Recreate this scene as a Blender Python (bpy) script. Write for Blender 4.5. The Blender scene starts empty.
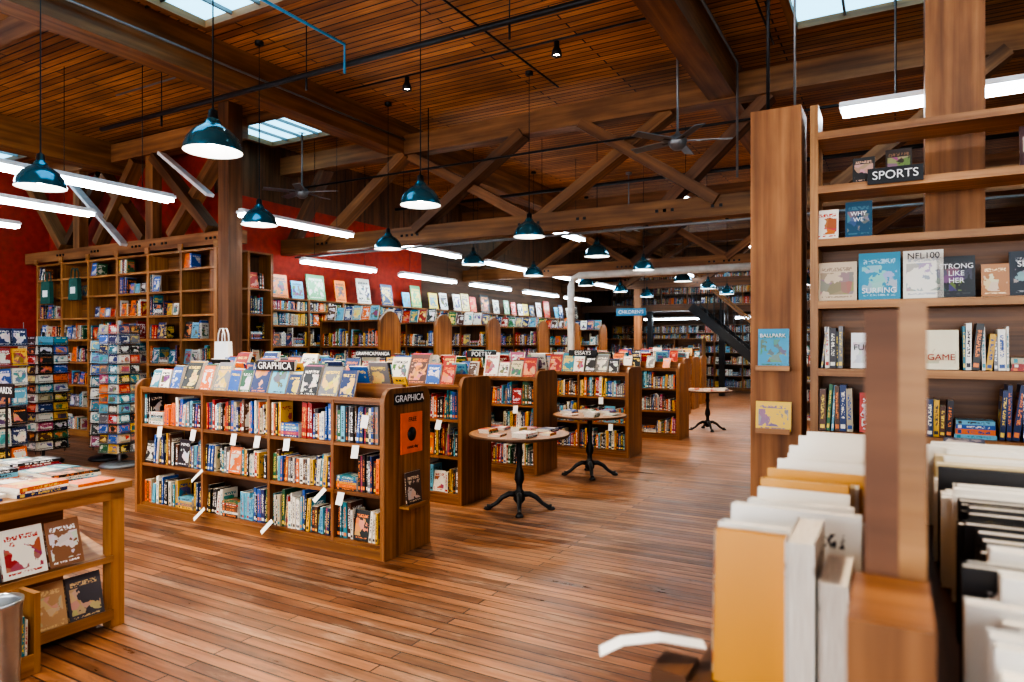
import bpy, math, random
from mathutils import Vector, Matrix
random.seed(11)
R=random.random
U=random.uniform
XA=(1,0,0);YA=(0,1,0);ZA=(0,0,1);NX=(-1,0,0);NY=(0,-1,0)

# ------------------------------------------------------------ materials
def newmat(name):
    m=bpy.data.materials.new(name); m.use_nodes=True
    nt=m.node_tree; b=nt.nodes['Principled BSDF']
    return m,nt,b
def N(nt,t,**k):
    n=nt.nodes.new(t)
    for a,v in k.items(): setattr(n,a,v)
    return n
def L(nt,a,b): nt.links.new(a,b)
def ramp(nt,stops):
    r=N(nt,'ShaderNodeValToRGB'); e=r.color_ramp.elements
    e[0].position=stops[0][0]; e[0].color=(*stops[0][1],1)
    e[1].position=stops[-1][0]; e[1].color=(*stops[-1][1],1)
    for p,c in stops[1:-1]:
        x=e.new(p); x.color=(*c,1)
    return r
def mix(nt,fac,a,b,mode='MIX'):
    m=N(nt,'ShaderNodeMix',data_type='RGBA',blend_type=mode)
    if isinstance(fac,(int,float)): m.inputs[0].default_value=fac
    else: L(nt,fac,m.inputs[0])
    for s,i in ((a,6),(b,7)):
        if isinstance(s,tuple): m.inputs[i].default_value=(*s,1)
        else: L(nt,s,m.inputs[i])
    return m.outputs[2]
def math_(nt,op,a,b=None,c=None):
    m=N(nt,'ShaderNodeMath',operation=op)
    for i,s in enumerate((a,b,c)):
        if s is None: continue
        if isinstance(s,(int,float)): m.inputs[i].default_value=s
        else: L(nt,s,m.inputs[i])
    return m.outputs[0]
def plain(name,c,rough=.5,metal=0,noise=.12):
    m,nt,b=newmat(name)
    tc=N(nt,'ShaderNodeTexCoord'); n=N(nt,'ShaderNodeTexNoise'); n.inputs['Scale'].default_value=9; n.inputs['Detail'].default_value=4
    L(nt,tc.outputs['Object'],n.inputs['Vector'])
    d=tuple(x*(1-noise) for x in c); e=tuple(min(1,x*(1+noise)) for x in c)
    r=ramp(nt,[(.3,d),(.7,e)]); L(nt,n.outputs[0],r.inputs[0]); L(nt,r.outputs[0],b.inputs['Base Color'])
    b.inputs['Roughness'].default_value=rough; b.inputs['Metallic'].default_value=metal
    return m
def wood(name,c1,c2,rough=.5,sx=.8,sy=26):
    m,nt,b=newmat(name)
    uv=N(nt,'ShaderNodeUVMap',uv_map='UVMap'); mp=N(nt,'ShaderNodeMapping'); mp.inputs['Scale'].default_value=(sx,sy,1)
    L(nt,uv.outputs[0],mp.inputs[0])
    n=N(nt,'ShaderNodeTexNoise'); n.inputs['Scale'].default_value=1.0; n.inputs['Detail'].default_value=7; n.inputs['Distortion'].default_value=.25
    L(nt,mp.outputs[0],n.inputs['Vector'])
    mid=tuple((a+b_)/2 for a,b_ in zip(c1,c2))
    r=ramp(nt,[(.3,c1),(.5,mid),(.72,c2)]); L(nt,n.outputs[0],r.inputs[0])
    mp2=N(nt,'ShaderNodeMapping'); mp2.inputs['Scale'].default_value=(1.2,5,1); L(nt,uv.outputs[0],mp2.inputs[0])
    n2=N(nt,'ShaderNodeTexNoise'); n2.inputs['Scale'].default_value=1.0; n2.inputs['Detail'].default_value=5; L(nt,mp2.outputs[0],n2.inputs['Vector'])
    r2=ramp(nt,[(.35,(.66,.62,.6)),(.62,(1.1,1.1,1.1))]); L(nt,n2.outputs[0],r2.inputs[0])
    at=N(nt,'ShaderNodeAttribute',attribute_name='Col')
    c=mix(nt,1.0,r.outputs[0],r2.outputs[0],'MULTIPLY')
    L(nt,mix(nt,1.0,c,at.outputs['Color'],'MULTIPLY'),b.inputs['Base Color'])
    b.inputs['Roughness'].default_value=rough
    bp=N(nt,'ShaderNodeBump'); bp.inputs['Strength'].default_value=.15; bp.inputs['Distance'].default_value=.01
    L(nt,n.outputs[0],bp.inputs['Height']); L(nt,bp.outputs[0],b.inputs['Normal'])
    return m
def emis(name,c,s):
    m,nt,b=newmat(name)
    b.inputs['Base Color'].default_value=(*c,1); b.inputs['Emission Color'].default_value=(*c,1); b.inputs['Emission Strength'].default_value=s
    return m
def planks(name,c1,c2,mort,row,length,rough,wear=None,bump=.3,mw=.035):
    m,nt,b=newmat(name)
    tc=N(nt,'ShaderNodeTexCoord')
    br=N(nt,'ShaderNodeTexBrick'); br.inputs['Scale'].default_value=1
    br.inputs['Brick Width'].default_value=length; br.inputs['Row Height'].default_value=row
    br.inputs['Mortar Size'].default_value=row*mw; br.inputs['Mortar Smooth'].default_value=.3
    br.inputs['Color1'].default_value=(*c1,1); br.inputs['Color2'].default_value=(*c2,1); br.inputs['Mortar'].default_value=(*mort,1)
    br.offset=.37; br.squash=1
    L(nt,tc.outputs['Object'],br.inputs['Vector'])
    mp=N(nt,'ShaderNodeMapping'); mp.inputs['Scale'].default_value=(1.5,30,30); L(nt,tc.outputs['Object'],mp.inputs[0])
    n=N(nt,'ShaderNodeTexNoise'); n.inputs['Scale'].default_value=1; n.inputs['Detail'].default_value=6; L(nt,mp.outputs[0],n.inputs['Vector'])
    r=ramp(nt,[(.3,(.6,.55,.5)),(.7,(1.25,1.22,1.2))]); L(nt,n.outputs[0],r.inputs[0])
    col=mix(nt,1.0,br.outputs[0],r.outputs[0],'MULTIPLY')
    n2=N(nt,'ShaderNodeTexNoise'); n2.inputs['Scale'].default_value=.9; n2.inputs['Detail'].default_value=6; L(nt,tc.outputs['Object'],n2.inputs['Vector'])
    r2=ramp(nt,[(.35,(.62,.6,.58)),(.65,(1.15,1.15,1.15))]); L(nt,n2.outputs[0],r2.inputs[0])
    col=mix(nt,1.0,col,r2.outputs[0],'MULTIPLY')
    if wear:
        mp3=N(nt,'ShaderNodeMapping'); mp3.inputs['Scale'].default_value=(1.1,5.5,1); L(nt,tc.outputs['Object'],mp3.inputs[0])
        n3=N(nt,'ShaderNodeTexNoise'); n3.inputs['Scale'].default_value=1.2; n3.inputs['Detail'].default_value=11; n3.inputs['Roughness'].default_value=.74; L(nt,mp3.outputs[0],n3.inputs['Vector'])
        r3=ramp(nt,[(.53,(0,0,0)),(.66,(1,1,1))]); L(nt,n3.outputs[0],r3.inputs[0])
        col=mix(nt,math_(nt,'MULTIPLY',r3.outputs[0],.6),col,wear)
        r4=ramp(nt,[(.37,(1,1,1)),(.45,(0,0,0))]); L(nt,n3.outputs[0],r4.inputs[0])
        col=mix(nt,math_(nt,'MULTIPLY',r4.outputs[0],.6),col,(.05,.022,.01))
        rr=ramp(nt,[(.3,(rough-.10,)*3),(.7,(rough+.2,)*3)]); L(nt,n3.outputs[0],rr.inputs[0]); L(nt,rr.outputs[0],b.inputs['Roughness'])
        col=mix(nt,math_(nt,'MULTIPLY',br.outputs['Fac'],.95),col,mort)
    else: b.inputs['Roughness'].default_value=rough
    L(nt,col,b.inputs['Base Color'])
    bp=N(nt,'ShaderNodeBump'); bp.inputs['Strength'].default_value=bump; bp.inputs['Distance'].default_value=.004; bp.invert=True
    L(nt,br.outputs['Fac'],bp.inputs['Height']); L(nt,bp.outputs[0],b.inputs['Normal'])
    return m
def bookmat(name,kind):
    m,nt,b=newmat(name)
    A=N(nt,'ShaderNodeAttribute',attribute_name='Col').outputs['Color']
    B=N(nt,'ShaderNodeAttribute',attribute_name='Col2').outputs['Color']
    uv=N(nt,'ShaderNodeUVMap',uv_map='UVMap'); sp=N(nt,'ShaderNodeSeparateXYZ'); L(nt,uv.outputs[0],sp.inputs[0])
    u,v=sp.outputs[0],sp.outputs[1]
    tc=N(nt,'ShaderNodeTexCoord')
    def band(x,lo,hi): return math_(nt,'MULTIPLY',math_(nt,'GREATER_THAN',x,lo),math_(nt,'LESS_THAN',x,hi))
    n=N(nt,'ShaderNodeTexNoise'); n.inputs['Detail'].default_value=1
    L(nt,tc.outputs['Object'],n.inputs['Vector'])
    if kind=='spine':
        n.inputs['Scale'].default_value=110
        t=math_(nt,'GREATER_THAN',n.outputs[0],.5)
        t=math_(nt,'MULTIPLY',t,math_(nt,'MULTIPLY',band(u,.25,.75),band(v,.28,.86)))
        t=math_(nt,'MAXIMUM',t,math_(nt,'MULTIPLY',band(v,.06,.15),band(u,.15,.85)))
        col=mix(nt,t,A,B)
    elif kind in ('art','artp'):
        n.inputs['Scale'].default_value=95
        t=math_(nt,'GREATER_THAN',n.outputs[0],.48)
        t=math_(nt,'MULTIPLY',t,math_(nt,'MULTIPLY',band(u,.12,.88),math_(nt,'MAXIMUM',band(v,.76,.86),band(v,.07,.11))))
        if kind=='art':
            n2=N(nt,'ShaderNodeTexNoise'); n2.inputs['Scale'].default_value=11; n2.inputs['Detail'].default_value=4; L(nt,tc.outputs['Object'],n2.inputs['Vector'])
            p=math_(nt,'MULTIPLY',math_(nt,'GREATER_THAN',n2.outputs[0],.50),math_(nt,'MULTIPLY',band(u,.08,.92),band(v,.15,.73)))
            vo=N(nt,'ShaderNodeTexVoronoi'); vo.inputs['Scale'].default_value=16; L(nt,tc.outputs['Object'],vo.inputs['Vector'])
            c3=mix(nt,1.0,vo.outputs['Color'],(.6,.5,.45),'MULTIPLY')
            c2=mix(nt,.35,B,c3)
            col=mix(nt,p,A,c2); col=mix(nt,t,col,B)
        else: col=mix(nt,t,A,B)
    else:
        w=N(nt,'ShaderNodeTexNoise'); w.inputs['Scale'].default_value=1
        mp=N(nt,'ShaderNodeMapping'); mp.inputs['Scale'].default_value=(60,3,1); L(nt,uv.outputs[0],mp.inputs[0]); L(nt,mp.outputs[0],w.inputs['Vector'])
        r=ramp(nt,[(.3,(.46,.40,.31)),(.6,(.78,.73,.64))]); L(nt,w.outputs[0],r.inputs[0]); col=r.outputs[0]
    L(nt,col,b.inputs['Base Color']); b.inputs['Roughness'].default_value=.35 if kind!='pages' else .8
    return m
M={}
M['oak']=wood('shelf_oak',(.13,.048,.014),(.37,.158,.05),.4)
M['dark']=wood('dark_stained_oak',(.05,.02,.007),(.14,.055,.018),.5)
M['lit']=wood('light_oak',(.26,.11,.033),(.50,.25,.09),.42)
M['beam']=wood('fir_timber',(.15,.06,.02),(.34,.155,.056),.6,.5,14)
M['beamd']=wood('dark_fir_timber',(.08,.032,.011),(.19,.08,.03),.6,.5,14)
M['black']=plain('black_metal',(.012,.012,.014),.45,.3)
M['blue']=plain('pendant_enamel_teal',(.06,.22,.32),.14,.7)
M['enamel']=plain('white_enamel',(.8,.82,.85),.35)
M['white']=plain('white_paper',(.85,.85,.83),.7,0,.03)
M['red']=plain('red_paint',(.38,.032,.013),.7,0,.22)
M['cream']=plain('duct_paint',(.6,.57,.52),.4)
M['tube']=emis('fluorescent_tube',(.80,.92,1),17)
M['bulb']=emis('lamp_bulb',(1,.93,.8),45)
M['sky']=emis('skylight_glazing',(.22,.58,.80),2.4)
M['spine']=bookmat('book_spine','spine'); M['art']=bookmat('book_cover','art'); M['artp']=bookmat('book_cover_plain','artp'); M['pages']=bookmat('book_pages','pages')
M['orange']=plain('orange_poster',(.85,.13,.01),.5)
M['green']=plain('green_canvas',(.02,.10,.08),.8)
M['gray']=plain('gray_metal',(.2,.21,.22),.4,.6)
M['steel']=plain('brushed_steel',(.5,.53,.56),.3,.95)
M['floor']=planks('floor_planks',(.38,.165,.068),(.145,.056,.022),(.015,.006,.003),.085,2.3,.34,(.44,.28,.18),.5,.06)
M['deck']=planks('ceiling_decking',(.64,.31,.105),(.36,.155,.048),(.018,.007,.0025),.11,3.1,.6,None,.8,.09)
M['bluebox']=plain('blue_cover',(.03,.2,.36),.5)

# ------------------------------------------------------------ mesh builder
def V(*a): return Vector(a)
class MB:
    def __init__(s): s.v=[];s.f=[];s.m=[];s.uv=[];s.c=[];s.c2=[];s.mats=[];s.sm=[]
    def mi(s,k):
        if k not in s.mats: s.mats.append(k)
        return s.mats.index(k)
    def face(s,idx,k,uvs,col=(1,1,1),col2=(1,1,1),sm=False):
        s.f.append(idx); s.m.append(s.mi(k)); s.uv.append(uvs); s.c.append(col); s.c2.append(col2); s.sm.append(sm)
    FI=[(0,1,3,2),(4,6,7,5),(0,4,5,1),(2,3,7,6),(0,2,6,4),(1,5,7,3)]
    def obox(s,c,X,Y,Z,hx,hy,hz,k='oak',col=None,kinds=None,col2=(1,1,1),unit=False):
        X=Vector(X);Y=Vector(Y);Z=Vector(Z);c=Vector(c)
        flip=X.cross(Y).dot(Z)<0
        b=len(s.v); loc=[]
        for ix in (-1,1):
            for iy in (-1,1):
                for iz in (-1,1):
                    s.v.append(tuple(c+X*(ix*hx)+Y*(iy*hy)+Z*(iz*hz))); loc.append((ix*hx,iy*hy,iz*hz))
        h=(hx,hy,hz); lg=h.index(max(h)); ro=U(0,50); rv=U(0,20)
        if col is None:
            g=U(.78,1.18); col=(g,g*U(.96,1.03),g*U(.9,1.05))
        for n,fi in enumerate(s.FI):
            ax=n//2; o=[a for a in (0,1,2) if a!=ax]
            if unit: uvs=[((loc[i][o[0]]/h[o[0]]+1)/2,(loc[i][o[1]]/h[o[1]]+1)/2) for i in fi]
            else:
                a,b2=(o if lg not in o else (lg,[q for q in o if q!=lg][0]))
                uvs=[(loc[i][a]+ro,loc[i][b2]+rv+ax*.37) for i in fi]
            idx=[b+i for i in fi]
            if flip: idx=idx[::-1]; uvs=uvs[::-1]
            s.face(idx,kinds[n] if kinds else k,uvs,col,col2)
    def box(s,x0,x1,y0,y1,z0,z1,k='oak',col=None):
        s.obox(((x0+x1)/2,(y0+y1)/2,(z0+z1)/2),XA,YA,ZA,abs(x1-x0)/2,abs(y1-y0)/2,abs(z1-z0)/2,k,col)
    def beam(s,p0,p1,w,h,k='beam',up=(0,0,1)):
        p0=Vector(p0);p1=Vector(p1);d=(p1-p0);l=d.length;d.normalize()
        sd=d.cross(Vector(up)); sd.normalize(); u=sd.cross(d)
        s.obox((p0+p1)/2,d,sd,u,l/2,w/2,h/2,k)
    KB=['art','art','spine','pages','pages','pages']
    def book(s,c,w,d,u,t,dep,h,ca,cb): s.obox(c,w,d,u,t/2,dep/2,h/2,'art',ca,s.KB,cb,True)
    def prism(s,pts,ext,k,col=None):
        ext=Vector(ext); n=len(pts); b=len(s.v); P=[Vector(p) for p in pts]
        if col is None: g=U(.85,1.1); col=(g,g,g)
        nr=Vector((0,0,0))
        for i in range(n): nr+=P[i].cross(P[(i+1)%n])
        if nr.dot(ext)>0: P=P[::-1]
        for p in P: s.v.append(tuple(p))
        for p in P: s.v.append(tuple(p+ext))
        ea=Vector((1,0,0)) if abs(ext.y)>abs(ext.x) else Vector((0,1,0))
        fu=lambda p:(p.z,p.dot(ea))
        s.face(list(range(b,b+n)),k,[fu(p) for p in P],col)
        s.face([b+n+i for i in range(n)][::-1],k,[fu(p) for p in P][::-1],col)
        for i in range(n):
            j=(i+1)%n; s.face([b+i,b+n+i,b+n+j,b+j],k,[(i*.1,0),(i*.1,.05),(i*.1+.1,.05),(i*.1+.1,0)],col)
    def lathe(s,prof,c,seg,k,sm=True):
        b=len(s.v); n=len(prof)
        for i in range(seg):
            a=2*math.pi*i/seg
            for r,z in prof: s.v.append((c[0]+r*math.cos(a),c[1]+r*math.sin(a),c[2]+z))
        for i in range(seg):
            j=(i+1)%seg
            for q in range(n-1):
                kk=k[q] if isinstance(k,list) else k
                s.face([b+i*n+q,b+j*n+q,b+j*n+q+1,b+i*n+q+1],kk,[(i/seg,q),(i/seg+.05,q),(i/seg+.05,q+1),(i/seg,q+1)],(1,1,1),(1,1,1),sm)
    def tube(s,pts,r,k,seg=8):
        P=[Vector(p) for p in pts]; b=len(s.v); n=len(P)
        for i,p in enumerate(P):
            d=(P[min(i+1,n-1)]-P[max(i-1,0)]).normalized()
            a=d.cross(Vector((0,0,1)))
            if a.length<.05: a=Vector((1,0,0))
            a.normalize(); e=d.cross(a)
            rr=r[i] if isinstance(r,(list,tuple)) else r
            for q in range(seg):
                t=2*math.pi*q/seg; s.v.append(tuple(p+a*(math.cos(t)*rr)+e*(math.sin(t)*rr)))
        for i in range(n-1):
            for q in range(seg):
                w=(q+1)%seg
                s.face([b+i*seg+q,b+i*seg+w,b+(i+1)*seg+w,b+(i+1)*seg+q],k,[(0,0),(0,1),(1,1),(1,0)],(1,1,1),(1,1,1),True)
        s.face([b+q for q in range(seg)][::-1],k,[(0,0)]*seg); s.face([b+(n-1)*seg+q for q in range(seg)],k,[(0,0)]*seg)
    def build(s,name,parent=None):
        me=bpy.data.meshes.new(name); me.from_pydata(s.v,[],s.f)
        for k in s.mats: me.materials.append(M[k])
        me.polygons.foreach_set('material_index',s.m); me.polygons.foreach_set('use_smooth',s.sm)
        ul=me.uv_layers.new(name='UVMap'); flat=[]
        for u in s.uv:
            for a in u: flat+=[a[0],a[1]]
        ul.data.foreach_set('uv',flat)
        for nm,src in (('Col',s.c),('Col2',s.c2)):
            ca=me.color_attributes.new(nm,'FLOAT_COLOR','CORNER'); fl=[]
            for f,c in zip(s.f,src): fl+=[c[0],c[1],c[2],1.0]*len(f)
            ca.data.foreach_set('color',fl)
        me.update()
        o=bpy.data.objects.new(name,me); bpy.context.collection.objects.link(o)
        if parent: o.parent=parent
        return o
def text(body,loc,size,rot,mat,parent,ext=.001):
    cu=bpy.data.curves.new('lettering','FONT'); cu.body=body; cu.size=size; cu.align_x='CENTER'; cu.align_y='CENTER'; cu.extrude=ext
    cu.materials.append(M[mat]); o=bpy.data.objects.new('lettering',cu); bpy.context.collection.objects.link(o)
    o.location=loc; o.rotation_euler=rot; o.parent=parent; return o
FY=(math.pi/2,0,0); FX=(math.pi/2,0,math.pi/2)

# ------------------------------------------------------------ books
PAL=[(.78,.74,.64)]*6+[(.50,.42,.27)]*2+[(.012,.012,.014)]*9+[(.01,.03,.12)]*5+[(.38,.015,.01)]*4+[(.72,.14,.01)]*3+[(.75,.42,.03)]*3+[(.01,.18,.25)]*4+[(.02,.10,.38)]*4+[(.02,.12,.05)]*2+[(.16,.16,.17)]*3+[(.35,.04,.12)]*1+[(.12,.38,.52)]*3+[(.10,.04,.018)]*3
def vc():
    c=random.choice(PAL); g=U(.75,1.15); return tuple(min(.9,x*g+U(0,.008)) for x in c)
def lc(a):
    lum=sum(a)/3
    return random.choice([(.8,.76,.65),(.85,.6,.08),(.85,.85,.85),(.8,.22,.04)]) if lum<.3 else random.choice([(.02,.02,.03),(.45,.02,.01),(.01,.06,.25),(.03,.03,.03),(.02,.25,.3)])
def fill_row(mb,p,w,d,length,hmax,fill=1.0,dmax=.2,face=.06,rec=.015,hs=1.0):
    """p: left-front-bottom corner of the shelf space"""
    w=Vector(w);d=Vector(d);p=Vector(p); x=.004
    hb=min(hmax-.02,U(.2,.25)); left=0
    end=length*fill if fill<1 else length
    while x<end-.02:
        if left<=0:
            left=random.randint(2,7); hb=min(hmax-.015,U(.20,.31)*hs); db=min(dmax,U(.13,.19)); run=vc() if R()<.12 else None
        left-=1
        if R()<face*.45 and x+.17<end:
            hh=min(hmax-.02,U(.2,.26)); ww=hh*.67; a=vc(); t=.02
            nrm=-d; up=(Vector(ZA)*math.cos(.14)+d*math.sin(.14)).normalized(); nn=(nrm*math.cos(.14)+Vector(ZA)*math.sin(.14)).normalized()
            c=p+w*(x+ww/2)+d*(.035)+Vector(ZA)*(.006)+up*(hh/2)
            mb.book(c,nn,w,up,t,ww,hh,a,lc(a)); x+=ww+.01; left=0; continue
        if R()<.02: x+=U(.02,.06); continue
        if R()<.025 and x+.24<end:
            z=.002
            for q in range(random.randint(3,6)):
                t=U(.015,.035); a=vc()
                if z+t>hmax-.03: break
                mb.book(p+w*(x+.115)+d*(.09)+Vector(ZA)*(z+t/2),ZA,d,w,t,.15,.22*U(.9,1),a,lc(a)); z+=t+.0005
            x+=.235; left=0; continue
        t=U(.010,.040); h=hb*U(.92,1.0) if R()<.65 else min(hmax-.015,hb*U(.76,1.15)); dep=min(dmax,db*U(.92,1.05))
        if x+t>end: break
        a=run or vc()
        th=U(-.02,.03) if R()<.85 else U(.05,.14)
        if th>.05 and x+h*.14+t>end: th=0
        up=(Vector(ZA)*math.cos(th)+w*math.sin(th)); ww=(w*math.cos(th)-Vector(ZA)*math.sin(th))
        re=rec+U(0,.02)
        c=p+w*(x+t/2+max(0,math.sin(th))*h/2)+d*(re+dep/2)+Vector(ZA)*(.003+h/2*math.cos(th)+t/2*abs(math.sin(th)))
        mb.book(c,ww,d,up,t,dep,h,a,lc(a)); x+=t+.0015+(math.sin(th)*h*.35 if th>.05 else 0)
def faceout(mb,p,nrm,w_,h,t=.02,tilt=.25,a=None,b=None):
    nrm=Vector(nrm); z=Vector(ZA); up=(z*math.cos(tilt)-nrm*math.sin(tilt)); nn=(nrm*math.cos(tilt)+z*math.sin(tilt)); sd=z.cross(nrm)
    if a is None: a=vc()
    mb.book(Vector(p)+up*(h/2)+nn*(t/2),nn,sd,up,t,w_,h,a,b or lc(a))
def stack(mb,x,y,z,n,sc=1.0,tm=1.0):
    w0=U(.13,.19)*sc; l0=w0*1.45; base=U(-.1,.1)
    for i in range(n):
        t=U(.012,.032)*tm; an=base+U(-.12,.12); d=Vector((math.cos(an),math.sin(an),0)); u=Vector((-math.sin(an),math.cos(an),0))
        a=vc(); mb.book((x+U(-.006,.006),y+U(-.006,.006),z+t/2),ZA,-d,u,t,w0*U(.92,1),l0*U(.92,1),a,lc(a)); z+=t+.0005
    return z

# ------------------------------------------------------------ cases
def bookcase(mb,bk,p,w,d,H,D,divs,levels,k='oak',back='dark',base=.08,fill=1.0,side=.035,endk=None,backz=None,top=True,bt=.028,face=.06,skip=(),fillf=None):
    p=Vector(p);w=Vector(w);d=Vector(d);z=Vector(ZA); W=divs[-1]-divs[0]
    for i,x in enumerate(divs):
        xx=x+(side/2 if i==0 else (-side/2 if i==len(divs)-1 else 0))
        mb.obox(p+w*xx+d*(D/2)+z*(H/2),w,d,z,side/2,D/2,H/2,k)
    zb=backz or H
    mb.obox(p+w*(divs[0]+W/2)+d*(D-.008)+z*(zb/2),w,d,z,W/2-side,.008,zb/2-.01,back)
    mb.obox(p+w*(divs[0]+W/2)+d*(.03)+z*(base/2),w,d,z,W/2-side,.012,base/2,k)
    lv=list(levels)+([H-bt/2] if top else [])
    for j,zl in enumerate(lv):
        for i in range(len(divs)-1):
            a=divs[i]+side*(1 if i==0 else .5); b=divs[i+1]-side*(1 if i==len(divs)-2 else .5)
            mb.obox(p+w*((a+b)/2)+d*(D/2)+z*zl,w,d,z,(b-a)/2,D/2-.004,bt/2,k)
            if j<len(lv)-1 and (i,j) not in skip and bk is not None:
                f=fillf(i,j) if fillf else fill
                if f>0: fill_row(bk,p+w*a+z*(zl+bt/2),w,d,b-a,lv[j+1]-zl-bt,f,D-.03,face)

def end_panel(mb,x,y0,y1,H,t=.04,k='oak',round_=True):
    r=.10; pts=[(x,y0,0),(x,y1,0)]
    for a in range(0,91,15):
        aa=math.radians(a); pts.append((x,y1-r+r*math.cos(aa),H-r+r*math.sin(aa)))
    for a in range(90,181,15):
        aa=math.radians(a); pts.append((x,y0+r+r*math.cos(aa),H-r+r*math.sin(aa)))
    mb.prism(pts,(t,0,0),k)

def low_row(name,y0,xl,xr,divs=None,display=True,H=1.20,D=.52):
    mb=MB();bk=MB()
    W=xr-xl
    if divs is None:
        n=max(2,round(W/.8)); divs=[W*i/n for i in range(n+1)]
    lv=[.085,.47,.85]
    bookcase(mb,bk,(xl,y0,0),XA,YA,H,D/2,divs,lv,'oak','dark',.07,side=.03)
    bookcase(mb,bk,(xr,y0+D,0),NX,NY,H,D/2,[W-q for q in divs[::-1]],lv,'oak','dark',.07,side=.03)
    end_panel(mb,xr,y0-.03,y0+D+.03,H+.10); end_panel(mb,xl-.04,y0-.03,y0+D+.03,H+.10)
    mb.box(xl,xr,y0-.03,y0-.001,0,.075,'oak')
    for sgn,yy in ((-1,y0+D/2-.012),(1,y0+D/2+.012)):
        mb.box(xl,xr,min(yy,yy+sgn*.01),max(yy,yy+sgn*.01),H,H+.12,'oak')
    mb.box(xl,xr,y0-.004,y0+.012,H,H+.025,'oak'); mb.box(xl,xr,y0+D-.012,y0+D+.004,H,H+.025,'oak')
    if display:
        for ny,yb in ((-1,y0+.10),(1,y0+D-.10)):
            x=xl+.06
            while x<xr-.18:
                h=U(.18,.29) if R()<.8 else U(.28,.34); w=h*U(.62,.8); nb=random.randint(1,4); tl=U(.22,.38)
                if x+w>xr-.02: break
                for q in range(nb):
                    a=vc(); faceout(bk,(x+w/2,yb+ny*(-.018*q+.03),H+.002+.008*q),(0,ny,0),w,h,.016,tl,a,lc(a))
                x+=w+(U(.002,.03) if R()<.8 else U(.05,.15))
    c=mb.build(name); b=bk.build('shelf_books'); return c,b

# ============================================================ ROOM
def room_box(name,*a):
    mb=MB(); mb.box(*a); return mb.build(name)
room_box('floor',-15,7,-5,25,-.1,0,'floor',(1,1,1))
room_box('ceiling',-15,7,-5,25,5.1,5.2,'deck',(1,1,1))
room_box('wall_left',-15,-14.7,-5,7.6,0,5.1,'red')
room_box('wall_left_return',-14.7,-9.7,7.35,7.6,0,5.1,'red')
mb=MB(); mb.box(-9.7,-9.45,7.35,12.6,0,4.1,'red'); mb.box(-9.7,-9.45,12.6,25,0,4.1,'beamd')
yy=7.35
while yy<24.9: mb.box(-9.7,-9.45,yy,min(25,yy+.16),4.1,5.1,'beamd'); yy+=.165
mb.build('wall_left_rear')
room_box('wall_back',-9.45,7,24.7,25,0,5.1,'beamd')
room_box('wall_right',6.8,7,-5,24.7,0,5.1,'cream')
mb=MB()
mb.box(-14.7,6.8,-5,-4.8,0,.6,'cream');mb.box(-14.7,6.8,-5,-4.8,3.6,5.1,'cream')
for x in (-14.7,-11.2,-7.6,-4,-.4,3.2): mb.box(x,x+.5,-5,-4.8,.6,3.6,'cream')
mb.box(6.3,6.8,-5,-4.8,.6,3.6,'cream')
mb.build('wall_front')
i=0
for x in (-14.2,-10.7,-7.1,-3.5,.1,3.7):
    i+=1; mb=MB(); x1=min(x+3.0,6.3)
    for a in (x,(x+x1)/2-.03,x1-.06): mb.box(a,a+.06,-4.95,-4.88,.6,3.6,'black')
    for zz in (.6,2.6,3.54): mb.box(x,x1,-4.95,-4.88,zz,zz+.06,'black')
    wo=mb.build('window_%d'%i)
    ld=bpy.data.lights.new('window_daylight','AREA'); ld.shape='RECTANGLE'; ld.size=2.9; ld.size_y=2.8; ld.energy=115; ld.color=(.95,.96,1)  # area lamp added at unseen front windows to fill the room with light
    lo=bpy.data.objects.new('window_daylight',ld); lo.location=((x+x1)/2,-4.78,2.1); lo.rotation_euler=(math.pi/2,0,0); bpy.context.collection.objects.link(lo); lo.parent=wo
# skylights; unseen ones over and behind the camera added to light the foreground
k=6
for (x0,x1,y0,y1) in ((-6.35,-4.7,2.4,4.7),(-.9,.9,5.7,7.8),(-9.2,-7.8,7.15,8.1),(-9.2,-7.3,14.9,16.6),(-4.5,-2.8,-2.5,-.5),(.5,2.2,-2.5,-.5),(2.5,3.1,1.5,3.7),(-14.4,-12.2,4.4,6.4)):
    k+=1; mb=MB(); z0,z1=4.98,5.10
    mb.box(x0-.08,x0,y0-.08,y1+.08,z0,z1,'beam');mb.box(x1,x1+.08,y0-.08,y1+.08,z0,z1,'beam')
    mb.box(x0,x1,y0-.08,y0,z0,z1,'beam');mb.box(x0,x1,y1,y1+.08,z0,z1,'beam')
    mb.box(x0,x1,y0,y1,5.06,5.075,'sky')
    for q in range(1,4):
        xx=x0+(x1-x0)*q/4; mb.box(xx-.012,xx+.012,y0,y1,5.02,5.059,'gray')
    mb.build('window_%d'%k)
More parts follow.
